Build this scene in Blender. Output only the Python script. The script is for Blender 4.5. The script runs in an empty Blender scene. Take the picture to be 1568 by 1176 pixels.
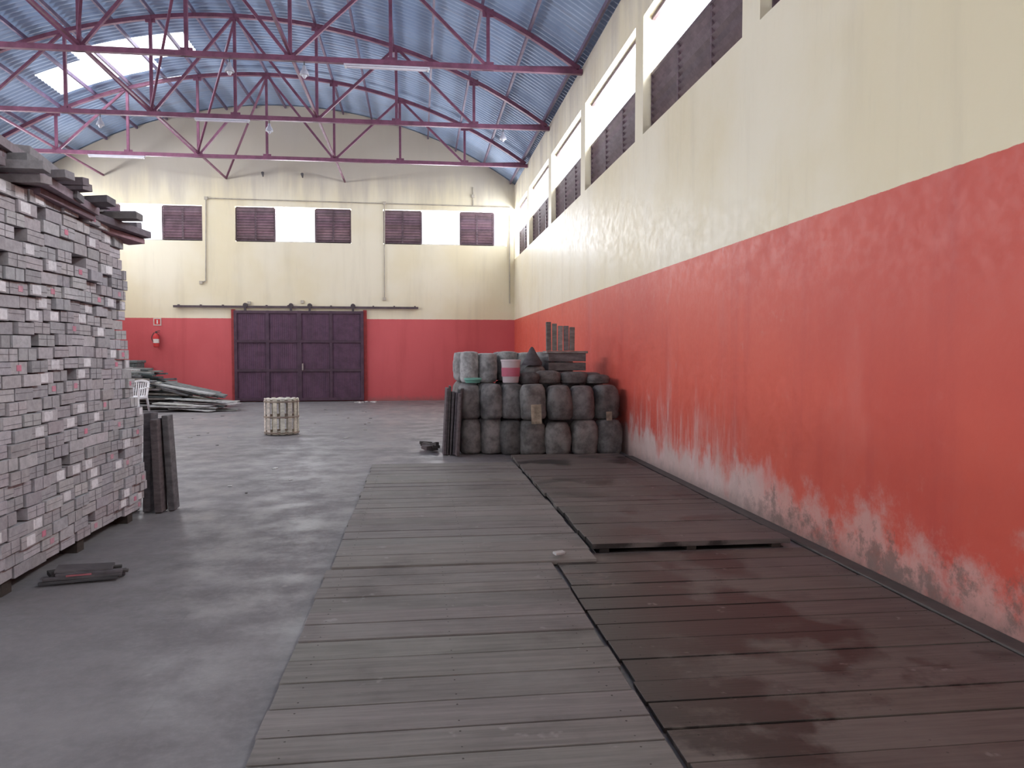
import bpy, math, random
from mathutils import Vector, Matrix, Euler
random.seed(7)
R=random.random
U=random.uniform
sc=bpy.context.scene

# ------------------------------------------------------------ node helper
class NT:
    def __init__(s,name,rough=0.6,metal=0.0,spec=0.4):
        s.m=bpy.data.materials.new(name); s.m.use_nodes=True
        s.t=s.m.node_tree; s.b=s.t.nodes['Principled BSDF']
        s.b.inputs['Roughness'].default_value=rough
        s.b.inputs['Metallic'].default_value=metal
        s.b.inputs['Specular IOR Level'].default_value=spec
    def n(s,ty): return s.t.nodes.new(ty)
    def put(s,sock,v):
        if isinstance(v,bpy.types.NodeSocket): s.t.links.new(v,sock)
        elif v is not None:
            if isinstance(v,(tuple,list)) and len(v)==3 and len(sock.default_value)==4: v=(*v,1)
            sock.default_value=v
    def math(s,op,a,b=None,c=None,clamp=False):
        x=s.n('ShaderNodeMath'); x.operation=op; x.use_clamp=clamp
        s.put(x.inputs[0],a); s.put(x.inputs[1],b)
        if c is not None: s.put(x.inputs[2],c)
        return x.outputs[0]
    def mul(s,a,b): return s.math('MULTIPLY',a,b)
    def mix(s,f,a,b,mode='MIX'):
        x=s.n('ShaderNodeMix'); x.data_type='RGBA'; x.blend_type=mode
        s.put(x.inputs[0],f); s.put(x.inputs[6],a); s.put(x.inputs[7],b)
        return x.outputs[2]
    def mr(s,v,a,b,c=0.0,d=1.0):
        x=s.n('ShaderNodeMapRange'); x.interpolation_type='SMOOTHSTEP'
        s.put(x.inputs[0],v); s.put(x.inputs[1],a); s.put(x.inputs[2],b); s.put(x.inputs[3],c); s.put(x.inputs[4],d)
        return x.outputs[0]
    def pos(s,scale=(1,1,1),loc=(0,0,0)):
        g=s.n('ShaderNodeNewGeometry'); m=s.n('ShaderNodeMapping')
        m.inputs['Scale'].default_value=scale; m.inputs['Location'].default_value=loc
        s.t.links.new(g.outputs['Position'],m.inputs['Vector']); return m.outputs[0]
    def xyz(s):
        g=s.n('ShaderNodeNewGeometry'); x=s.n('ShaderNodeSeparateXYZ')
        s.t.links.new(g.outputs['Position'],x.inputs[0]); return x.outputs
    def noise(s,vec,scale,detail=5,rough=0.6):
        x=s.n('ShaderNodeTexNoise'); s.put(x.inputs['Vector'],vec)
        x.inputs['Scale'].default_value=scale; x.inputs['Detail'].default_value=detail; x.inputs['Roughness'].default_value=rough
        return x.outputs[0]
    def attr(s,name='col'):
        x=s.n('ShaderNodeAttribute'); x.attribute_name=name; return x.outputs['Color']
    def bump(s,h,strength=0.3,dist=0.02):
        x=s.n('ShaderNodeBump'); x.inputs['Strength'].default_value=strength; x.inputs['Distance'].default_value=dist
        s.put(x.inputs['Height'],h); s.t.links.new(x.outputs[0],s.b.inputs['Normal'])
    def base(s,c): s.put(s.b.inputs['Base Color'],c)
    def rough(s,c): s.put(s.b.inputs['Roughness'],c)

def attrmat(name,rough=0.7,metal=0,nscale=8,lo=0.7,hi=1.15,bump=0.2,stretch=(1,1,1),spec=0.3):
    t=NT(name,rough,metal,spec)
    nz=t.noise(t.pos(stretch),nscale,5,0.65)
    v=t.mr(nz,0.3,0.7,lo,hi)
    c=t.n('ShaderNodeCombineXYZ')
    for i in range(3): t.put(c.inputs[i],v)
    t.base(t.mix(1.0,t.attr(),c.outputs[0],'MULTIPLY'))
    if bump: t.bump(nz,bump,0.01)
    return t.m

# ------------------------------------------------------------ mesh builder
class MB:
    def __init__(s): s.v=[];s.f=[];s.c=[];s.mi=[]
    def add(s,vs,fs,col=(.5,.5,.5),mi=0,sm=False):
        o=len(s.v); s.v+= [tuple(v) for v in vs]
        for f in fs:
            s.f.append([i+o for i in f]); s.c.append(col); s.mi.append(mi)
    def box(s,c,size,rot=None,col=(.5,.5,.5),mi=0,jit=0):
        c=Vector(c); hx,hy,hz=[q/2 for q in size]
        vs=[Vector((x,y,z)) for x in(-hx,hx) for y in(-hy,hy) for z in(-hz,hz)]
        if rot is not None:
            m=Euler(rot).to_matrix() if not isinstance(rot,Matrix) else rot
            vs=[m@v for v in vs]
        if jit: vs=[v+Vector((U(-jit,jit),U(-jit,jit),U(-jit,jit))) for v in vs]
        s.add([v+c for v in vs],[(0,1,3,2),(4,6,7,5),(0,4,5,1),(2,3,7,6),(0,2,6,4),(1,5,7,3)],col,mi)
    def bb(s,a,b,col=(.5,.5,.5),mi=0):
        s.box([(a[i]+b[i])/2 for i in range(3)],[abs(b[i]-a[i]) for i in range(3)],None,col,mi)
    def beam(s,p,q,w,h,col=(.5,.5,.5),mi=0,up=(0,0,1)):
        p=Vector(p);q=Vector(q);d=q-p;L=d.length; y=d.normalized(); u=Vector(up)
        if abs(y.dot(u))>0.99: u=Vector((0,1,0))
        x=y.cross(u).normalized(); z=x.cross(y)
        m=Matrix((x,y,z)).transposed()
        s.box((p+q)/2,(w,L,h),m,col,mi)
    def cyl(s,p,q,r,r2=None,n=12,col=(.5,.5,.5),mi=0,caps=True):
        if r2 is None:r2=r
        p=Vector(p);q=Vector(q);y=(q-p).normalized();u=Vector((0,0,1)) if abs(y.z)<.9 else Vector((1,0,0))
        x=y.cross(u).normalized();z=x.cross(y)
        vs=[];fs=[]
        for c,r_ in((p,r),(q,r2)):
            for i in range(n):
                a=2*math.pi*i/n; vs.append(c+x*math.cos(a)*r_+z*math.sin(a)*r_)
        for i in range(n): j=(i+1)%n; fs.append((i,j,n+j,n+i))
        if caps: fs.append(tuple(range(n))[::-1]); fs.append(tuple(range(n,2*n)))
        s.add(vs,fs,col,mi)
    def lathe(s,c,prof,n=20,col=(.5,.5,.5),mi=0,ex=2.0,rot=0,sx=1,sy=1,jit=0,tilt=(0,0),lump=0):
        c=Vector(c);vs=[];fs=[];m=Euler((tilt[0],tilt[1],0)).to_matrix()
        p1,p2,p3=U(0,6),U(0,6),U(0,6)
        for k,(r,z) in enumerate(prof):
            for i in range(n):
                a=2*math.pi*i/n
                ca,sa=math.cos(a),math.sin(a)
                rr=r/((abs(ca)**ex+abs(sa)**ex)**(1/ex))*(1+U(-jit,jit)+lump*math.sin(2*a+p1+z*5)+lump*.6*math.sin(5*a+p2-z*9)+lump*.5*math.sin(z*14+p3))
                x,y=rr*ca*sx,rr*sa*sy
                vs.append(c+m@Vector((x*math.cos(rot)-y*math.sin(rot),x*math.sin(rot)+y*math.cos(rot),z)))
        for k in range(len(prof)-1):
            for i in range(n):
                j=(i+1)%n; fs.append((k*n+i,k*n+j,(k+1)*n+j,(k+1)*n+i))
        fs.append(tuple(range(n))[::-1]); L=(len(prof)-1)*n; fs.append(tuple(range(L,L+n)))
        s.add(vs,fs,col,mi)
    def prism(s,poly,y0,y1,col=(.5,.5,.5),mi=0):  # poly (x,z)
        n=len(poly); vs=[(x,y0,z) for x,z in poly]+[(x,y1,z) for x,z in poly]
        fs=[tuple(range(n)),tuple(range(2*n-1,n-1,-1))]+[(i,i+n,(i+1)%n+n,(i+1)%n) for i in range(n)]
        s.add(vs,fs,col,mi)
    def build(s,name,mats,parent=None,bevel=0,smooth=False,seg=2):
        me=bpy.data.meshes.new(name); me.from_pydata(s.v,[],s.f)
        if not isinstance(mats,(list,tuple)): mats=[mats]
        for m in mats: me.materials.append(m)
        a=me.color_attributes.new('col','FLOAT_COLOR','CORNER')
        k=0
        for i,p in enumerate(me.polygons):
            p.material_index=s.mi[i]
            if smooth: p.use_smooth=True
            for _ in range(p.loop_total):
                a.data[k].color=(*s.c[i],1); k+=1
        me.update()
        import bmesh
        b=bmesh.new(); b.from_mesh(me); bmesh.ops.recalc_face_normals(b,faces=b.faces); b.to_mesh(me); b.free()
        if smooth:
            try: me.set_sharp_from_angle(angle=math.radians(50))
            except Exception: pass
        o=bpy.data.objects.new(name,me); sc.collection.objects.link(o)
        if parent: o.parent=parent
        if bevel:
            md=o.modifiers.new('bevel','BEVEL'); md.width=bevel; md.segments=seg; md.limit_method='ANGLE'; md.angle_limit=math.radians(40)
        return o
def empty(name,loc=(0,0,0)):
    e=bpy.data.objects.new(name,None); sc.collection.objects.link(e); return e
def jc(c,a=.1,g=.05):
    k=1+U(-a,a); return tuple(max(0,x*k*(1+U(-g,g))) for x in c)

# ------------------------------------------------------------ dimensions
XR,XL,YB,YF=3.27,-11.8,25.6,-4.0
XC=-4.27; ZT=7.30; RR=13.3; ZA=9.68
def roofz(x): return ZA-RR+math.sqrt(RR*RR-(x-XC)**2)
PIL=[-0.4,3.4,7.2,11.0,14.85,18.65,22.4]
WB,WM,WT=4.80,5.67,6.50

# ------------------------------------------------------------ materials
def wallmat(name,axis,peel):
    t=NT(name,0.55,0,0.35)
    o=t.xyz(); al=o[axis]; z=o[2]
    st=t.noise(t.pos((2.2,2.2,0.22)),1.0,5,0.6)
    st2=t.noise(t.pos((6,6,0.9),(3,1,0)),1.0,5,0.7)
    cl=t.noise(t.pos(),0.45,4,0.5)
    fine=t.noise(t.pos(),9,5,0.7)
    cream=t.mix(t.mr(cl,.35,.65),(.71,.63,.44),(.76,.70,.55))
    cream=t.mix(t.mul(t.mr(st,.48,.75),.22),cream,(.45,.40,.30))
    cream=t.mix(t.mul(t.mr(st2,.55,.8),.15),cream,(.40,.36,.29))
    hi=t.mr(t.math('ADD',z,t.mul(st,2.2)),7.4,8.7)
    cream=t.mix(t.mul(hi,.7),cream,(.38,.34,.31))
    if peel:
        red=t.mix(t.mr(cl,.35,.65),(.55,.082,.058),(.63,.108,.070))
    else:
        red=t.mix(t.mr(cl,.35,.65),(.54,.090,.100),(.60,.110,.120))  # end-wall red shifted towards pink: bluish distance haze put into the colour
    red=t.mix(t.mul(t.mr(st,.48,.78),.35),red,(.38,.048,.050))
    red=t.mix(t.mul(t.mr(fine,.52,.85),.15),red,(.62,.24,.20))
    if peel:
        g1=t.mul(t.mr(al,6.9,8.2),t.mr(al,12.0,10.0))
        zz=t.mr(z,1.7,.1)
        s1=t.mul(t.mul(g1,t.mr(t.math('ADD',st2,t.mul(zz,.30)),.60,.95)),.6)
        red=t.mix(s1,red,(.62,.50,.47))
        bl=t.noise(t.pos((1,1.6,.9),(3,3,8)),1.6,7,.65)
        s1b=t.mr(t.math('ADD',bl,t.mul(t.mr(z,.85,.05),.36)),.62,.82)
        g2=t.mul(t.mr(al,6.0,7.4),t.mr(al,13,11))
        red=t.mix(t.mul(t.mul(s1b,g2),.8),red,(.64,.53,.51))
        # flaking coat near the viewer: pale primer then damp patches
        pn=t.noise(t.pos((1,1,1.0),(5,2,1)),2.2,7,0.7)
        s2=t.mr(t.math('ADD',pn,t.mul(t.mr(z,.95,0.0),.38)),.64,.88)
        red=t.mix(t.mul(s2,.62),red,(.56,.42,.38))
        mold=t.mr(t.math('ADD',t.noise(t.pos((1,1,1),(9,2,4)),3.6,9,.78),t.mul(t.mr(z,.65,.1),.28)),.71,.84)
        red=t.mix(t.mul(t.mul(mold,t.mr(al,7.8,6.4)),.7),red,(.14,.11,.095))
        rb=t.mr(t.noise(t.pos((1,.9,.35),(2,7,1)),1.3,5,.6),.58,.75)
        red=t.mix(t.mul(rb,.15),red,(.64,.29,.27))
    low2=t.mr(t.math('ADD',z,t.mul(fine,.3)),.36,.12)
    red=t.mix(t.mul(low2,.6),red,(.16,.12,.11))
    m=t.mr(t.math('ADD',z,t.mul(t.math('SUBTRACT',fine,.5),.02)),2.742,2.748)
    t.base(t.mix(m,red,cream))
    t.rough(t.mr(fine,.3,.7,.38,.56))
    t.bump(t.math('ADD',t.mul(cl,2.0),t.mul(fine,.25)),0.25,0.02)
    return t.m
m_wr=wallmat('painted_wall_side',1,True)
m_wb=wallmat('painted_wall_end',0,False)

t=NT('concrete_floor',0.7,0,0.35)
a=t.noise(t.pos(),.35,5,.6); b=t.noise(t.pos((1,1,1),(4,4,0)),2.2,6,.65); f=t.noise(t.pos(),22,4,.7)
c=t.mix(t.mr(a,.35,.65),(.165,.155,.162),(.225,.213,.220))
c=t.mix(t.mul(t.mr(b,.44,.74),.4),c,(.100,.091,.096))
c=t.mix(t.mul(t.mr(b,.45,.25),.3),c,(.28,.27,.275))
w2=t.noise(t.pos((.5,1.3,1),(1,9,0)),.5,6,.7)
c=t.mix(t.mul(t.mr(w2,.46,.68),.45),c,(.095,.086,.090))
sp=t.mr(t.noise(t.pos((1,1,1),(7,0,0)),5,3,.5),.70,.78)
c=t.mix(t.mul(sp,.4),c,(.40,.39,.39))
sc2=t.mr(t.noise(t.pos((9,.5,1),(1,0,0)),1.4,5,.7),.64,.74)
c=t.mix(t.mul(sc2,.25),c,(.08,.072,.074))
c=t.mix(t.mul(t.mr(f,.4,.7),.2),c,(.29,.275,.275))
t.base(c); t.rough(t.mr(b,.35,.65,.42,.7)); t.bump(t.math('ADD',b,t.mul(f,.3)),.3,.01)
m_floor=t.m

def plankmat(name,stain):
    t=NT(name,.7,0,.3)
    g=t.noise(t.pos((1.2,22,22)),1.6,5,.65)
    d=t.noise(t.pos(),1.6,6,.65)
    vv=t.mr(g,.3,.7,.80,1.16)
    cc=t.n('ShaderNodeCombineXYZ')
    for i in range(3): t.put(cc.inputs[i],vv)
    c=t.mix(1.0,t.attr(),cc.outputs[0],'MULTIPLY')
    c=t.mix(t.mul(t.mr(d,.45,.7),.45),c,(.25,.24,.228) if not stain else (.165,.148,.136))
    c=t.mix(t.mul(t.mr(d,.46,.30),.5),c,(.09,.08,.075))
    o=t.xyz()
    if stain:
        e=t.noise(t.pos((.9,.9,1),(2.3,.4,0)),1.3,7,.65)
        near=t.mr(o[0],2.3,1.3)
        ym=t.mul(t.mr(o[1],8.5,5.8),t.mr(o[1],2.2,3.6))
        s=t.mr(t.math('ADD',e,t.math('ADD',t.mul(t.mul(near,ym),.13),t.mul(near,.03))),.52,.61)
        c=t.mix(t.mul(s,.88),c,(.022,.02,.02))
        t.rough(t.mr(s,0,1,.62,.42))
    else:
        e=t.noise(t.pos((.6,1.2,1),(5.3,.4,0)),.9,6,.65)
        c=t.mix(t.mul(t.mr(e,.54,.70),.5),c,(.078,.07,.066))
    sp=t.mr(t.noise(t.pos((1,1,1),(7,3,0)),9,3,.5),.68,.76)
    c=t.mix(t.mul(sp,.35),c,(.36,.35,.34))
    t.base(c); t.bump(g,.35,.006)
    return t.m
m_pl=plankmat('dusty_planks',False); m_pls=plankmat('oil_stained_planks',True)

t=NT('corrugated_sheet',.45,.1,.5)
n1=t.noise(t.pos((1,.4,1)),.8,4,.6); n2=t.noise(t.pos((.6,6,.6)),1.3,4,.6)
c=t.mix(t.mr(n1,.35,.65),(.25,.34,.51),(.34,.44,.61))
c=t.mix(t.mul(t.mr(n2,.55,.7),.35),c,(.33,.33,.38))
o=t.xyz(); fl=t.math('FLOOR',t.math('DIVIDE',o[1],1.1)); wn=t.n('ShaderNodeTexWhiteNoise'); wn.noise_dimensions='1D'
t.put(wn.inputs['W'],fl)
c=t.mix(t.mul(wn.outputs[0],.22),c,(.15,.20,.33))
t.base(c); m_roof=t.m

m_paintsteel=attrmat('painted_steel',.5,.1,5,.75,1.2,.05)
m_gen=attrmat('painted_generic',.55,0,6,.8,1.12,.1)
m_wood=attrmat('rough_timber',.8,0,7,.65,1.2,.4,(1,1,3))
m_block=attrmat('stacked_block_ends',.85,0,22,.85,1.1,.3)
m_bale=attrmat('dusty_grey_wrap',.7,0,6,.5,1.3,.7)
m_plastic=attrmat('plastic',.4,0,4,.92,1.05,0)

# ------------------------------------------------------------ shell
f=MB(); f.bb((XL-.3,YF-3,-.2),(XR+.3,YB+.3,0)); f.build('floor',m_floor)

def sidewall(name,x0,x1):
    w=MB(); 
    w.bb((x0,YF,0),(x1,YB+.3,WB)); w.bb((x0,YF,WT),(x1,YB+.3,ZT))
    for p in PIL: w.bb((x0,p-.2,WB),(x1,p+.2,WT))
    w.bb((x0,YF,WB),(x1,YF+.3,WT)); w.bb((x0,YB-.02,WB),(x1,YB+.3,WT))
    return w.build(name,m_wr)
sidewall('wall_right',XR,XR+.28)
sidewall('wall_left',XL-.28,XL)

BZ0,BZ1=5.25,6.40
OP=[(-10.77,-6.94),(-5.92,-2.2),(-1.15,3.0)]
w=MB(); w.bb((XL,YB,0),(XR,YB+.28,BZ0))
ed=[XL]+[q for p in OP for q in p]+[XR]
for i in range(0,len(ed),2): w.bb((ed[i],YB,BZ0),(ed[i+1],YB+.28,BZ1))
xs=[XL+(XR-XL)*i/40 for i in range(41)]
w.prism([(XL,BZ1),(XR,BZ1)]+[(x,roofz(x)-.0) for x in reversed(xs)],YB,YB+.28)
w.build('wall_back',m_wb)
w=MB(); GX0,GX1,GZ=-8.0,-.5,4.0  # unseen gateway behind the camera, added and sized for the light it admits
w.bb((XL,YF-.28,0),(GX0,YF,GZ)); w.bb((GX1,YF-.28,0),(XR,YF,GZ))
w.prism([(XL,GZ),(XR,GZ)]+[(x,roofz(x)-.0) for x in reversed(xs)],YF-.28,YF)
w.build('wall_front',m_wb)

# roof
per=.17; st=6; ny=int((YB+.3-YF+.3)/per*st); na=44
x0,x1=XL-.45,XR+.45
a0=math.asin((x0-XC)/RR);a1=math.asin((x1-XC)/RR)
vs=[];fs=[]
def inpatch(x,y):
    return (-9.7<x<-8.4 and 20.6<y<22.1) or (-8.5<x<-7.0 and 20.0<y<22.1) or (-7.0<x<-5.9 and 20.0<y<21.4) or (-7.9<x<-6.6 and 22.7<y<23.1)
for j in range(ny+1):
    y=YF-.3+j*per/st; am=.022*math.sin(2*math.pi*j/st)
    for i in range(na+1):
        a=a0+(a1-a0)*i/na; r=RR+am+.05
        vs.append((XC+r*math.sin(a),y,ZA-RR+r*math.cos(a)))
for j in range(ny):
    for i in range(na):
        k=j*(na+1)+i
        p=vs[k]
        if inpatch(p[0],p[1]): continue
        fs.append((k,k+1,k+na+2,k+na+1))
rm=MB(); rm.add(vs,fs); ro=rm.build('ceiling',m_roof,smooth=True)

# trusses
TC=(.165,.062,.105); 
nodes=[XC+ (XR-XL)/8*k for k in range(-4,5)]
def topz(x): return roofz(x)-.14
zb=7.19
def truss(y):
    b=MB()
    b.beam((XL+.01,y,zb),(XR-.01,y,zb),.09,.10,TC)
    xs=[XL+.08+(XR-XL-.16)*i/32 for i in range(33)]
    for p,q in zip(xs,xs[1:]): b.beam((p-.004,y,max(topz(p),zb)),(q+.004,y,max(topz(q),zb)),.09,.09,jc(TC,.05))
    for k,x in enumerate(nodes):
        if 0<k<8:
            b.beam((x,y,zb),(x,y,topz(x)),.065,.065,TC)
            b.box((x,y,zb+.03),(.22,.03,.16),None,TC); b.box((x,y,topz(x)-.04),(.22,.03,.15),None,TC)
    for k in (1,3,5,7):
        for d in(-1,1):
            x=nodes[k]; q=nodes[k+d]; q=min(max(q,XL+.1),XR-.1)
            b.beam((x,y,zb),(q,y,max(topz(q),zb+.02)),.06,.06,TC)
    return b.build('roof_truss',m_paintsteel)
for y in PIL[1:]: truss(y+.05)
b=MB()
for k in range(17):
    x=XL+.15+(XR-XL-.3)*k/16
    z=roofz(x)-.05
    b.beam((x,YF+.02,z),(x,YB-.02,z),.05,.09,jc((.14,.10,.16),.1))
b.build('roof_purlin_set',m_paintsteel)
b=MB()
for x in (nodes[3],nodes[5],nodes[1]):
    b.beam((x,3.5,zb+.08),(x,YB-.02,zb+.08),.05,.05,TC)
ys=PIL[1:]+[YB-.05]
for i in range(1,len(ys)-1):
    x=nodes[4]; b.beam((x,ys[i]+.1,topz(x)-.05),(nodes[3],ys[i+1]+.0,zb+.1),.05,.05,TC)
b.build('roof_bracing',m_paintsteel)

# louvred windows -------------------------------------------------------
LC=(.115,.078,.092)
wn_i=[0]
def louver_y(b,x,ya,yb,za,zb_,sgn):
    fr=.05
    for z in(za,zb_): b.beam((x,ya,z),(x,yb,z),.06,fr,LC)
    n=max(1,round((yb-ya)/1.15))
    for i in range(n+1):
        y=ya+(yb-ya)*i/n; b.beam((x,y,za),(x,y,zb_),.06,.05,LC)
    k=int((zb_-za)/.085)
    for i in range(k):
        z=za+(i+.5)*(zb_-za)/k
        b.box((x,(ya+yb)/2,z),(.1,yb-ya,.012),(0,sgn*.95,0),jc(LC,.15))
for side,xx,sg in(('r',XR+.15,1),('l',XL-.15,-1)):
    ends=[YF+.1]+PIL+[YB-.22]
    for i in range(len(ends)-1):
        ya=ends[i]+.2;yb=ends[i+1]-.2
        if yb-ya<.5: continue
        b=MB(); louver_y(b,xx,ya,yb,WB+.03,WM,sg)
        b.beam((xx,ya,WT-.03),(xx,yb,WT-.03),.05,.05,LC)
        wn_i[0]+=1; b.build('window_%d'%wn_i[0],m_paintsteel)
def louver_x(b,y,xa,xb,za,zb_):
    for z in(za,zb_): b.beam((xa,y,z),(xb,y,z),.06,.06,LC)
    for x in(xa,xb,(xa+xb)/2): b.beam((x,y,za),(x,y,zb_),.06,.05,LC)
    k=int((zb_-za)/.085)
    for i in range(k):
        z=za+(i+.5)*(zb_-za)/k
        b.box(((xa+xb)/2,y,z),(xb-xa,.1,.012),(-.95,0,0),jc(LC,.15))
for (xa,xb,dk) in((-10.77,-6.94,[(-10.75,-9.51),(-8.19,-6.96)]),(-5.92,-2.2,[(-5.9,-4.68),(-3.36,-2.22)]),(-1.15,3.0,[(-1.13,.11),(1.43,2.56)])):
    b=MB()
    for d in dk: louver_x(b,YB+.12,d[0],d[1],BZ0+.04,BZ1-.04)
    b.beam((xa+.02,YB+.12,BZ0+.02),(xb-.02,YB+.12,BZ0+.02),.06,.04,(.4,.38,.36))
    wn_i[0]+=1; b.build('window_%d'%wn_i[0],m_paintsteel)

# sliding door -------------------------------------------------------------
DX0,DX1,DZ=-5.92,-1.86,3.0
DC=(.115,.060,.100)
d=empty('door_1')
b=MB(); b.bb((DX0,YB-.10,.03),(DX1,YB-.06,DZ),DC)
for i in range(65):
    x=DX0+.03+(DX1-DX0-.06)*i/64; b.box((x,YB-.105,DZ/2),(.022,.014,DZ-.1),None,jc(DC,.08))
b.build('panel_sheet',m_paintsteel,d)
b=MB()
nc=4; DF=(.070,.040,.060)
for i in range(nc+1):
    x=DX0+(DX1-DX0)*i/nc; b.beam((x,YB-.13,.03),(x,YB-.13,DZ),.05,.10 if i!=2 else .14,jc(DF,.1),up=(1,0,0))
for i in range(4):
    z=.08+(DZ-.13)*i/3; b.beam((DX0,YB-.131,z),(DX1,YB-.131,z),.05,.09,jc(DF,.1))
b.box(((DX0+DX1)/2+.1,YB-.17,1.15),(.05,.05,.22),None,(.3,.25,.24))
b.build('frame_bars',m_paintsteel,d,bevel=.006)
b=MB(); b.beam((-7.85,YB-.1,3.12),(0,YB-.1,3.12),.07,.07,(.09,.065,.075))
for i in range(12):
    b.box((-7.7+i*.69,YB-.055,3.14),(.05,.09,.09),None,(.09,.065,.07))
for x in(-5.6,-4.15,-3.55,-2.15):
    b.cyl((x,YB-.16,3.17),(x,YB-.08,3.17),.075,n=16,col=(.07,.055,.06)); b.box((x,YB-.15,3.06),(.07,.03,.2),None,(.07,.055,.06))
b.build('sliding_track',m_paintsteel,d)
b=MB(); 
for x in (DX0-.09,DX1+.09): b.bb((x-.06,YB-.05,0),(x+.06,YB,3.04),(.36,.05,.05))
b.build('trim_1',m_gen)

# conduits ------------------------------------------------------------------
b=MB(); g=(.38,.34,.28)
def pp(pts,r=.018):
    for p,q in zip(pts,pts[1:]): b.cyl(p,q,r,n=8,col=g)
yy=YB-.04
pp([(-6.8,yy,6.62),(3.1,yy,6.56)]); pp([(-6.8,yy,6.62),(-6.85,yy,3.95),(-7.0,yy,3.9)])
pp([(-1.1,yy,6.6),(-1.12,yy,3.45)]); pp([(1.85,yy,7.2),(1.85,yy,6.56)]); pp([(3.1,yy,6.3),(3.1,yy,3.3)])
for p in((-6.8,6.62),(-1.1,6.6),(1.85,6.9),(-7.0,3.9),(-1.12,3.42),(-5.5,3.25),(-3.8,3.3)): b.box((p[0],YB-.036,p[1]),(.1,.06,.1),None,(.45,.4,.33))
b.build('electrical_conduit',m_gen)
for x,z in((-5.0,7.45),(-3.75,7.45)):
    b=MB(); b.cyl((x,YB-.005,z),(x,YB-.15,z+.03),.02,n=8,col=(.12,.1,.1)); b.cyl((x,YB-.12,z+.02),(x+.03,YB-.2,z-.12),.05,.02,n=10,col=(.1,.09,.09))
    b.build('wall_insulator',m_gen)

b=MB(); b.bb((XR-.13,YF+.05,0),(XR-.002,11.2,.025),(.085,.075,.07)); b.build('dirt_strip_right',m_gen,bevel=.01)  # flat dark strip for the dirt between deck and wall

# boardwalk planks ------------------------------------------------------------
def deck(name,xa,xb,ya,yb,z0,th,col,mat,pw=(.2,.27),skew=0,jx=.012):
    b=MB(); y=ya
    while y<yb-.05:
        w=min(U(*pw),yb-y)
        if yb-(y+w)<.1: w=yb-y
        e0,e1=U(-jx,jx),U(-jx,jx)
        c=jc(col,.10,.025)
        gap=U(.007,.013) if R()<.6 else U(.016,.026)
        zz=z0+th+U(-.003,.003)
        cy=y+w/2
        b.box(((xa+xb+e0+e1)/2,cy,zz-th/2),(xb-xa+e1-e0,w-gap,th),(U(-.004,.004),0,skew+U(-.002,.002)),c)
        for nx in(xa+.12,(xa+xb)/2,xb-.12):
            for s_ in(-.3,.3):
                b.cyl((nx,cy+s_*w,zz-.004),(nx,cy+s_*w,zz+.001),.006,n=6,col=(.05,.045,.04))
        y+=w
    for x in(xa+.1,(xa+xb)/2,xb-.1): b.bb((x-.04,ya+.02,.001),(x+.04,yb-.02,z0),(.05,.04,.035))
    b.bb((xa+.03,ya+.03,.0005),(xb-.03,yb-.03,.004),(.02,.017,.015))
    return b.build(name,mat,bevel=.003,seg=1)
deck('plank_walkway',-.66,.985,-3.5,5.46,.012,.035,(.185,.172,.162),m_pl)
deck('plank_walkway',-.64,1.34,5.5,10.6,.014,.035,(.190,.178,.169),m_pl,pw=(.22,.30),skew=-.006)
deck('plank_walkway',1.02,3.1,-3.5,5.72,.004,.022,(.125,.106,.095),m_pls,skew=-.006,jx=.01)
deck('plank_walkway',1.37,3.02,5.8,11.15,.035,.04,(.118,.106,.099),m_pls,pw=(.22,.30),skew=-.008)
b=MB(); b.box((1.06,5.60,.075),(.09,.05,.02),(0.1,0,.4),(.5,.5,.5)); b.build('paper_scrap',m_gen,bevel=.005)

# big stack of timber blocks -----------------------------------------------------
b=MB()
XF=-2.70; rows=29; rh=.091
def yfar(z): 
    return 7.74-.02*z-.06*z*z+.02*math.sin(z*7)
BC=[(.37,.36,.38),(.41,.395,.415),(.345,.335,.355),(.44,.425,.445),(.38,.355,.375)]
for r in range(rows):
    z=.10+r*rh; y=5.10+U(-.03,.03)-(.12 if r%2 else 0); yf=yfar(z)
    row_x=.012*math.sin(r*.9)+.045*math.sin(r*.27)
    while y<yf-.06:
        w=U(.23,.26)
        hole=R()<.055
        if hole: w=U(.11,.15)
        if y+w>yf: w=yf-y
        dx=U(-.014,.014) if R()<.93 else U(-.04,.03)
        hh=rh*U(.89,.95); x=XF+row_x+dx-.25
        sag=.014*math.sin(y*3.1+r*.05)
        if not hole:
            c0=random.choice(BC)
            b.box((x,y+w/2,z+rh/2+sag),(.5,w-.014,hh),(U(-.02,.02),0,U(-.015,.015)),jc(c0,.10,.02))
            q=R()
            if q<.20: b.box((x+.251,y+w*U(.35,.65),z+rh/2+sag),(.004,w*.5,hh*.8),None,random.choice([(.66,.65,.68),(.74,.73,.76)]))
            elif q<.30: b.box((x+.251,y+w*U(.3,.7),z+rh/2+sag),(.004,w*.24,hh*.5),None,random.choice([(.60,.22,.30),(.55,.30,.36),(.58,.26,.33)]))
            if R()<.6: b.box((x+.2515,y+w/2,z+rh/2+sag+U(-.015,.015)),(.003,w-.018,.004),None,(.22,.21,.225))
            if R()<.4: b.box((x+.2515,y+w/2,z+rh/2+sag),(.003,.005,hh*.96),None,(.20,.19,.205))
        y+=w
b.bb((-4.6,5.2,.12),(-2.98,7.0,2.68),(.05,.045,.048))
b.bb((-4.6,6.9,.12),(-2.98,7.35,2.3),(.05,.045,.048))
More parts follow.
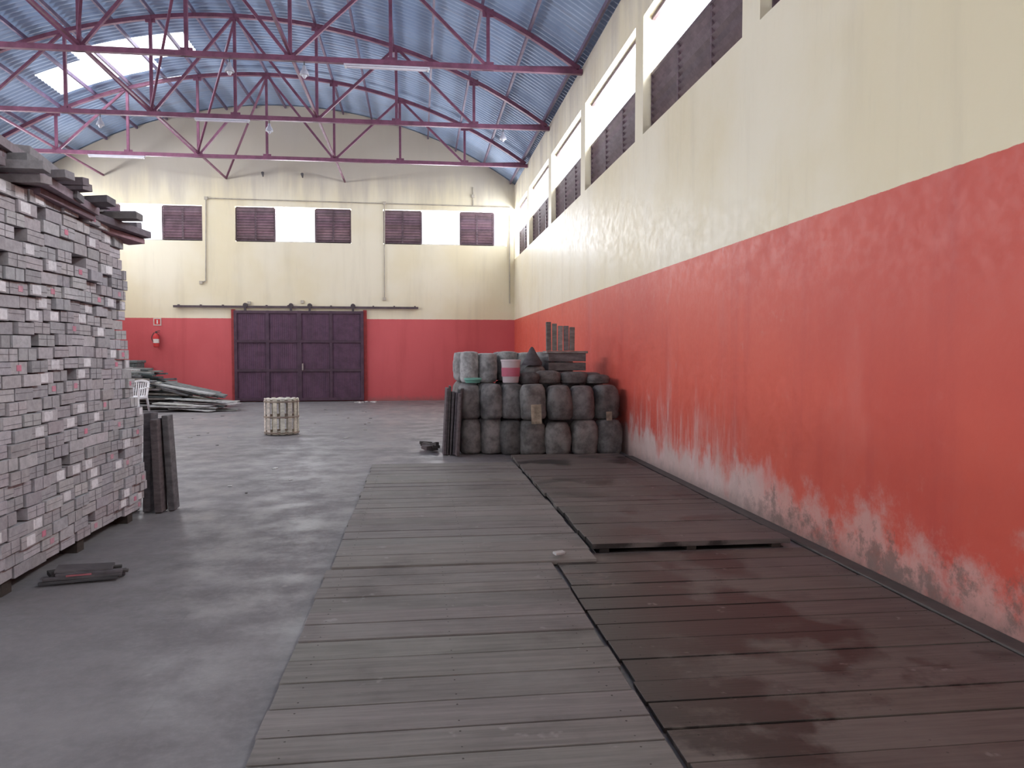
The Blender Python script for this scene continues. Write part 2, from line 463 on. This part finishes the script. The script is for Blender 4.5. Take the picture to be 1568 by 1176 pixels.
for r in range(rows):
    z=.10+r*rh; x=-2.97
    while x>-4.5:
        w=U(.15,.28); 
        b.box((x-w/2,yfar(z)-.14+U(-.02,.02),z+rh/2),(w-.01,.26,rh*.93),None,jc((.32,.30,.31),.15)); 
        b.box((x-w/2,5.14+U(-.02,.02),z+rh/2),(w-.01,.2,rh*.93),None,jc((.24,.20,.20),.2)); x-=w
for y in(5.3,6.4,7.45): b.bb((-4.6,y-.06,0),(-2.72,y+.06,.10),(.05,.04,.035))
DT=(.21,.19,.205)
for i in range(16):
    y=5.1+i*.155
    b.box((-3.40+U(-.08,.16),y,2.78+.035*(i%3)),(1.7,.14,.055),(U(-.15,.15),U(-.05,.03),U(-.12,.12)),jc(DT,.3))
for (x,y,z,L,ry,rz) in((-2.78,5.9,2.86,1.6,.03,.03),(-2.95,6.3,2.92,1.9,.02,-.06),(-3.15,5.8,2.99,1.8,.01,.05),(-2.70,6.85,2.72,1.3,-.06,-.16),(-2.85,6.2,3.0,1.2,.05,.14),(-3.4,6.2,3.04,2.0,0,0),(-2.66,6.0,2.78,1.1,.04,.05),(-2.9,6.75,2.83,1.1,.02,-.22),(-3.2,6.9,2.86,1.0,.02,-.3),(-2.75,5.5,2.94,.9,.03,.1)):
    b.box((x,y,z),(.22,L,.06),(-.04+U(-.03,.03),ry,rz),jc(DT,.3))
    b.box((x-.03,y+.1,z-.06),(.16,L*.8,.045),(-.04,ry,rz+U(-.08,.08)),jc((.25,.17,.19),.3))
b.build('stacked_timber_block_pile',m_block,bevel=.005,seg=1)

b=MB()
for x,y,h,rx,ry in((-2.86,7.92,.97,.03,.0),(-2.70,7.97,1.0,-.02,.03),(-2.60,7.9,.94,.04,-.03),(-2.52,8.0,.97,.0,-.05)):
    b.box((x,y,h/2+.005),(.07,.19,h),(rx*.3,ry,U(-.2,.2)),jc((.12,.105,.112),.2),jit=.006)
b.build('upright_timber_slabs',m_wood,bevel=.008)
b=MB()
for i in range(7):
    b.box((-2.33+U(-.03,.03),5.58+i*.028-.09,.022+.018*(i%3)),(.46+U(-.06,.04),.03,.02),(U(-.1,.1),U(-.03,.03),.22+U(-.05,.05)),jc((.08,.07,.075),.4))
b.box((-2.36,5.62,.075),(.36,.16,.018),(.02,.05,.25),(.09,.08,.085)); b.box((-2.52,5.66,.03),(.18,.2,.03),(0,0,.6),(.05,.045,.045))
b.box((-2.35,5.49,.06),(.16,.006,.012),(0,0,.22),(.4,.12,.14))
b.build('timber_offcut_bundle',m_wood,bevel=.004)

# bale stack -------------------------------------------------------------------
b=MB()
def bale(x,y,z,w,d,h,col,ex=3.2,tilt=(0,0),lump=.03,dome=.52):
    r=.5; prof=[(r*.55,0)]
    K=12
    for i in range(K+1):
        q=i/K; rr=r*(.93+.09*math.sin(math.pi*q))*(1 if i not in(3,9) else .965)
        if i==0: rr=r*.82
        if q>.72: rr*=math.sqrt(max(0,1-((q-.72)/.28)**2*dome))
        prof.append((rr,h*(.015+.95*q)))
    prof.append((r*.50,h*.99)); prof.append((r*.3,h*.995)); prof.append((r*.12,h*.985))
    b.lathe((x,y,z),prof,32,col,0,ex,U(-.2,.2),w*1.04,d*1.04,.008,tilt,lump)
def bcol():
    return jc(random.choice([(.145,.137,.137),(.165,.154,.152),(.115,.109,.110),(.18,.168,.165)]),.18,.02)
bh=.555
for lv in range(2):
    for i in range(4):
        x=1.80+i*.390; bale(x+U(-.02,.015),11.66+U(-.08,.06)+.05*lv,.005+lv*bh,.40,.46,bh*U(.95,1.02),bcol(),U(2.7,3.6),tilt=(U(-.05,.05),U(-.05,.03)),lump=.038,dome=.4)
for lv in range(2):
    for i in range(3):
        x=.80+i*.335; bale(x+U(-.02,.02),12.0+U(-.03,.03)-.08*i,.005+lv*bh,.35,.42,bh*U(.96,1.02),bcol() if lv==0 else jc((.175,.168,.168),.15,.02),2.6,tilt=(U(-.04,.04),U(-.04,.04)),lump=.02,dome=.3)
for row,yy_ in enumerate((12.5,13.0,13.5)):
    for i in range(7):
        x=.80+i*.36+U(-.02,.02)
        lv=3 if row>0 else 2
        if row==1 and i>=4: lv=2
        if row==2 and i>=6: lv=2
        for l in range(lv):
            top=(l==2)
            col=bcol() if not top else jc((.27,.265,.27),.2,.02)
            bale(x,yy_+U(-.03,.03),.005+l*bh,.36,.44,bh*(1 if not top else U(.86,.98)),col,2.2 if top else 3,tilt=(U(-.02,.02),U(-.03,.03)),lump=.008 if top else .03,dome=.12 if top else .5)
for i,(x,h_,c) in enumerate(((.84,.52,(.36,.355,.36)),(1.15,.49,(.27,.265,.27)))):
    bale(x,12.52,2*bh+.005,.30,.33,h_,c,2.0,lump=.006,dome=.08)
for x,y,w,h_,c in((1.78,12.05,.3,.2,(.09,.08,.082)),(2.1,12.2,.42,.22,(.14,.13,.128)),(2.55,12.2,.45,.2,(.115,.107,.108)),(2.93,12.15,.38,.15,(.13,.122,.121)),(1.95,12.6,.35,.3,(.17,.16,.158)),(2.88,12.5,.38,.18,(.115,.107,.108))):
    bale(x,y,2*bh-.01,w,.35,h_,c,2.6)
for x,z,w,h_ in((1.80,.66,.16,.3),(2.55,.18,.1,.2),(2.95,.62,.09,.14),(2.2,.35,.07,.1),(1.15,.75,.08,.1)):
    b.box((x,11.425 if x>1.6 else 11.75,z),(w,.012,h_),(.0,U(-.3,.3),0),jc((.36,.30,.24),.1))
b.build('wrapped_bale_stack',m_bale,smooth=True)

b=MB()
for i in range(6):
    x=.42+.045*i; h_=1.02+U(-.05,.08)
    b.box((x,11.80+U(-.12,.12),h_/2+.01),(.035,.34,h_),(0,.05,U(-.1,.1)),jc((.10,.085,.09),.3),jit=.006)
b.build('leaning_slab_bundle',m_wood,bevel=.006)
b=MB()
for i in range(9): b.box((.14+U(-.13,.13),12.3+U(-.15,.15),.05+.035*(i%3)),(U(.1,.22),U(.06,.14),U(.03,.07)),(U(-.3,.3),U(-.3,.3),U(0,3)),jc((.09,.075,.075),.3))
b.build('scrap_wood_heap',m_wood,bevel=.008)

b=MB(); zb2=2*bh+.02
def frus(x,y,z,r0,r1,h,c,n=24): b.lathe((x,y,z),[(r0*.95,0),(r0,.01),(r1,h),(r1*1.05,h+.003),(r1*1.05,h+.03),(r1*.96,h+.03),(r1*.93,h+.005)],n,c,ex=2)
frus(1.47,11.98,zb2,.13,.155,.34,(.52,.45,.48))
b.lathe((1.47,11.98,zb2+.10),[(.1425,0),(.148,.001),(.1525,.14),(.147,.141)],24,(.45,.12,.18))
b.build('printed_bucket',m_plastic,smooth=True)
b=MB(); frus(.86,11.98,zb2,.12,.135,.045,(.16,.38,.32)); b.build('green_basin',m_plastic,smooth=True)
b=MB(); b.lathe((1.9,12.55,zb2+.27),[(.17,0),(.16,.05),(.10,.16),(.03,.29),(.008,.31)],12,(.08,.07,.078),ex=2.2,jit=.06,rot=.2); b.build('crumpled_tarpaulin',m_wood,smooth=True)
b=MB(); cx,cy,cz=2.55,12.97,2*bh+.03
for z in(cz,cz+.16,cz+.32): b.bb((cx-.33,cy-.2,z),(cx+.33,cy+.2,z+.14),jc((.17,.15,.15),.2))
b.bb((cx-.36,cy-.23,cz+.46),(cx+.36,cy+.22,cz+.5),(.24,.22,.21))
for i in range(5):
    h_=.5-.02*i+U(-.03,.03); x=cx-.28+i*.105
    b.box((x,cy+.08,cz+.505+h_/2),(.085,.06,h_),(0,U(-.02,.02),U(-.2,.2)),jc((.22,.205,.2),.3))
b.build('crate_with_stakes',m_wood,bevel=.008)

# slatted round crate ----------------------------------------------------------
b=MB(); cx,cy=-2.69,15.25; r=.32; H=.72; wc=(.60,.57,.50)
for i in range(14):
    a=2*math.pi*i/14; p=Vector((cx+r*math.cos(a),cy+r*math.sin(a),H/2+.01))
    b.box(p,(.016,.082,H-.02),(0,0,a),jc(wc,.15))
for z in(.05,.36,.66):
    n=28
    for i in range(n):
        a=2*math.pi*(i+.5)/n; b.box((cx+(r-.018)*math.cos(a),cy+(r-.018)*math.sin(a),z),(.018,2*math.pi*r/n+.005,.055),(0,0,a),jc((.30,.25,.2),.1))
    for i in range(n):
        a=2*math.pi*(i+.5)/n; b.box((cx+(r+.013)*math.cos(a),cy+(r+.013)*math.sin(a),z),(.008,2*math.pi*(r+.01)/n+.006,.03),(0,0,a),jc((.28,.23,.19),.1))
for i in range(7):
    x=-.27+i*.09; L=2*math.sqrt(max(.01,.31**2-x*x)); b.box((cx+x,cy,.70),(.07,L,.018),None,jc(wc,.12)); b.box((cx+x,cy,.03),(.07,L,.018),None,jc(wc,.12))
b.build('round_slatted_crate',m_wood,bevel=.003,seg=1)

# white monobloc chair ----------------------------------------------------------
ch=empty('plastic_garden_chair'); wcl=(.78,.78,.80)
CX,CY=-7.62,21.4; ang=math.radians(-12)
def chpart(name,fn):
    b=MB(); fn(b); m=Matrix.Rotation(ang,3,'Z')
    b.v=[tuple(m@Vector(v)+Vector((CX,CY,0))) for v in b.v]
    b.build(name,m_plastic,ch,bevel=.006)
def seat(b):
    b.box((0,0,.42),(.44,.44,.03),(.05,0,0),wcl); b.box((0,-.22,.40),(.44,.02,.06),None,wcl)
    for s in(-1,1): b.box((s*.22,0,.40),(.02,.42,.05),None,wcl)
def back(b):
    for i in range(7):
        x=-.18+i*.06; b.beam((x,.21,.42),(x*1.05,.30,.80),.035,.015,wcl,up=(0,1,0))
    prev=None
    for i in range(11):
        q=-1+i*.2; p=Vector((q*.23,.30,.80+.05*math.cos(q*1.5))); 
        if prev: b.beam(prev,p,.03,.06,wcl)
        prev=p
    for s in(-1,1): b.beam((s*.21,.2,.42),(s*.225,.30,.80),.05,.03,wcl,up=(0,1,0))
def legs(b):
    for sx in(-1,1):
        for sy in(-1,1): b.beam((sx*.21,sy*.2,.42),(sx*.25,sy*.25,0.01),.055,.03,wcl,up=(0,1,0))
def arms(b):
    for s in(-1,1):
        b.beam((s*.25,-.22,.64),(s*.235,.27,.67),.055,.025,wcl); b.beam((s*.25,-.21,.64),(s*.225,-.19,.41),.05,.03,wcl,up=(0,1,0))
for nme,fn in(('seat',seat),('back_rest',back),('legs',legs),('arm_rests',arms)): chpart(nme,fn)

# plank heap by the back left -----------------------------------------------------
b=MB()
GW=[(.22,.23,.235),(.28,.28,.285),(.16,.165,.17),(.34,.335,.33),(.12,.135,.145),(.22,.20,.185)]
for lv in range(14):
    for k in range(4):
        L=U(2.2,3.4)*(1-.03*lv)
        b.box((-7.8+U(-.25,.25)-.08*lv,22.45+k*.46+U(-.1,.1),.05+lv*.085),(L,U(.2,.38),.05),(U(-.05,.05),U(-.03,.06),U(-.16,.16)),jc(random.choice(GW),.2))
for i in range(18):
    x=-6.8+U(-.4,.5); y=22.3+U(-.3,1.5); L=U(1.4,2.3)
    b.box((x,y,.16+.036*i*.8),(L,U(.2,.4),.04),(U(-.08,.08),.14+U(0,.1),U(-.45,.35)),jc(random.choice(GW),.2))
for i in range(10):
    b.box((-6.2+U(-.4,.4),21.65+U(-.2,.6),.05+.028*i),(U(1.0,1.8),U(.25,.5),.03),(U(-.04,.04),U(.0,.08),U(-.5,.3)),jc((.40,.40,.40),.2))
b.build('plank_heap',m_wood,bevel=.004,seg=1)
b=MB()
b.bb((-9.9,24.6,.02),(-8.7,25.3,1.3),(.13,.16,.16)); b.bb((-9.94,24.56,1.3),(-8.66,25.34,1.38),(.17,.2,.2))
for x in(-9.8,-9.3,-8.8): b.bb((x-.04,24.57,.05),(x+.04,24.6,1.29),(.10,.12,.12))
b.build('wooden_chest',m_wood,bevel=.015)

# fire extinguisher + sign -----------------------------------------------------
fe=empty('fire_extinguisher'); ex_,ey=-8.38,YB-.15
b=MB(); b.lathe((ex_,ey,1.80),[(.06,0),(.085,.02),(.088,.33),(.075,.38),(.035,.42),(.025,.45)],20,(.55,.04,.04)); b.lathe((ex_,ey,1.93),[(.087,0),(.0895,.001),(.0895,.13),(.087,.131)],20,(.7,.65,.6)); b.build('cylinder_body',m_plastic,fe,smooth=True)
b=MB(); b.box((ex_,ey,2.27),(.05,.05,.05),None,(.05,.05,.05)); b.box((ex_+.05,ey,2.31),(.14,.025,.02),(0,-.2,0),(.04,.04,.04)); b.box((ex_+.05,ey,2.27),(.12,.025,.015),(0,.15,0),(.04,.04,.04))
pr=None
for i in range(9):
    a=math.pi*i/8; p=Vector((ex_-.03-.08*math.sin(a)-.02,ey-.02,2.27-.36*i/8)); 
    if pr: b.cyl(pr,p,.012,n=8,col=(.04,.04,.04))
    pr=p
b.box((ex_,YB-.035,2.1),(.06,.06,.25),None,(.1,.1,.1)); b.build('valve_hose_bracket',m_plastic,fe)
b=MB(); b.bb((ex_-.12,YB-.015,2.50),(ex_+.12,YB-.002,2.74),(.6,.55,.5)); b.bb((ex_-.09,YB-.018,2.53),(ex_+.09,YB-.014,2.71),(.6,.05,.05)); b.bb((ex_-.02,YB-.021,2.56),(ex_+.02,YB-.017,2.68),(.7,.7,.7)); b.build('safety_sign',m_gen)

# pendant lamps and tubes -----------------------------------------------------------
zs=zb-.05
for x,y in((-3.5,PIL[4]+.05),(-2.13,PIL[4]+.05),(-3.5,PIL[5]+.05),(2.1,PIL[5]+.05),(-7.3,PIL[5]+.05)):
    b=MB(); b.cyl((x,y,zs),(x,y,zs-.08),.012,n=8,col=(.1,.1,.1)); b.lathe((x,y,zs-.25),[(.085,0),(.09,.01),(.07,.07),(.035,.12),(.03,.17),(.02,.18)],18,(.36,.36,.42)); b.lathe((x,y,zs-.31),[(.02,0),(.04,.03),(.05,.06),(.03,.09)],14,(.45,.45,.5)); b.build('pendant_lamp',m_plastic,smooth=True)
for xa,xb,y in((-1.39,.24,PIL[4]),(-5.2,-3.95,PIL[5]),(-9.1,-7.6,PIL[6])):
    b=MB(); y+=.05; b.bb((xa,y-.04,zs-.035),(xb,y+.04,zs),(.5,.48,.55)); b.cyl((xa+.04,y-.025,zs-.055),(xb-.04,y-.025,zs-.055),.015,n=10,col=(.6,.58,.65)); b.cyl((xa+.04,y+.025,zs-.055),(xb-.04,y+.025,zs-.055),.015,n=10,col=(.6,.58,.65))
    for x in(xa+.03,xb-.03): b.bb((x-.015,y-.04,zs-.075),(x+.015,y+.04,zs-.035),(.5,.5,.5))
    b.build('fluorescent_fixture',m_plastic,bevel=.003,seg=1)

b=MB()
for i in range(40):
    x=U(-6,-.8); y=U(8,22)
    s=U(.02,.06); b.box((x,y,.006),(s*U(1,2.2),s,.008),(0,0,U(0,3)),random.choice([(.5,.5,.5),(.1,.09,.09),(.35,.33,.3),(.08,.07,.07)]))
for i in range(10):
    b.box((-1.8+U(-.3,.5),24.6+U(-.3,.5),.02),(U(.05,.14),.08,.03),(0,0,U(0,3)),(.55,.53,.52))
b.build('floor_litter',m_gen)

# ------------------------------------------------------------ light
wd=bpy.data.worlds.new('sky'); sc.world=wd; wd.use_nodes=True
bg=wd.node_tree.nodes['Background']; bg.inputs[0].default_value=(.90,.94,1,1); bg.inputs[1].default_value=3.8
def area(name,loc,rot,sx,sy,p,col=(.91,.94,1)):
    l=bpy.data.lights.new(name,'AREA'); l.shape='RECTANGLE'; l.size=sx; l.size_y=sy; l.energy=p; l.color=col
    o=bpy.data.objects.new(name,l); o.location=loc; o.rotation_euler=rot; sc.collection.objects.link(o); return o
h=math.pi/2
area('daylight_right',(XR+.5,10.8,6.12),(0,h,0),.95,29,1500)
area('daylight_left',(XL-.5,10.8,6.12),(0,-h,0),.95,29,2450)
area('daylight_back',((-9.5+3)/2,YB+.6,5.85),(-h,0,0),12.6,1.1,1250)
area('roof_gap_light',(-7.8,21.1,10.2),(0,0,0),3.6,1.8,320)

# ------------------------------------------------------------ camera
cd=bpy.data.cameras.new('camera'); cam=bpy.data.objects.new('camera',cd); sc.collection.objects.link(cam)
cd.sensor_width=36; cd.lens=1150/1568*36
cam.location=(0,0,1.6); cam.rotation_euler=(math.radians(90-2.34),0,math.radians(-7.09))
sc.camera=cam
sc.view_settings.view_transform='Standard'
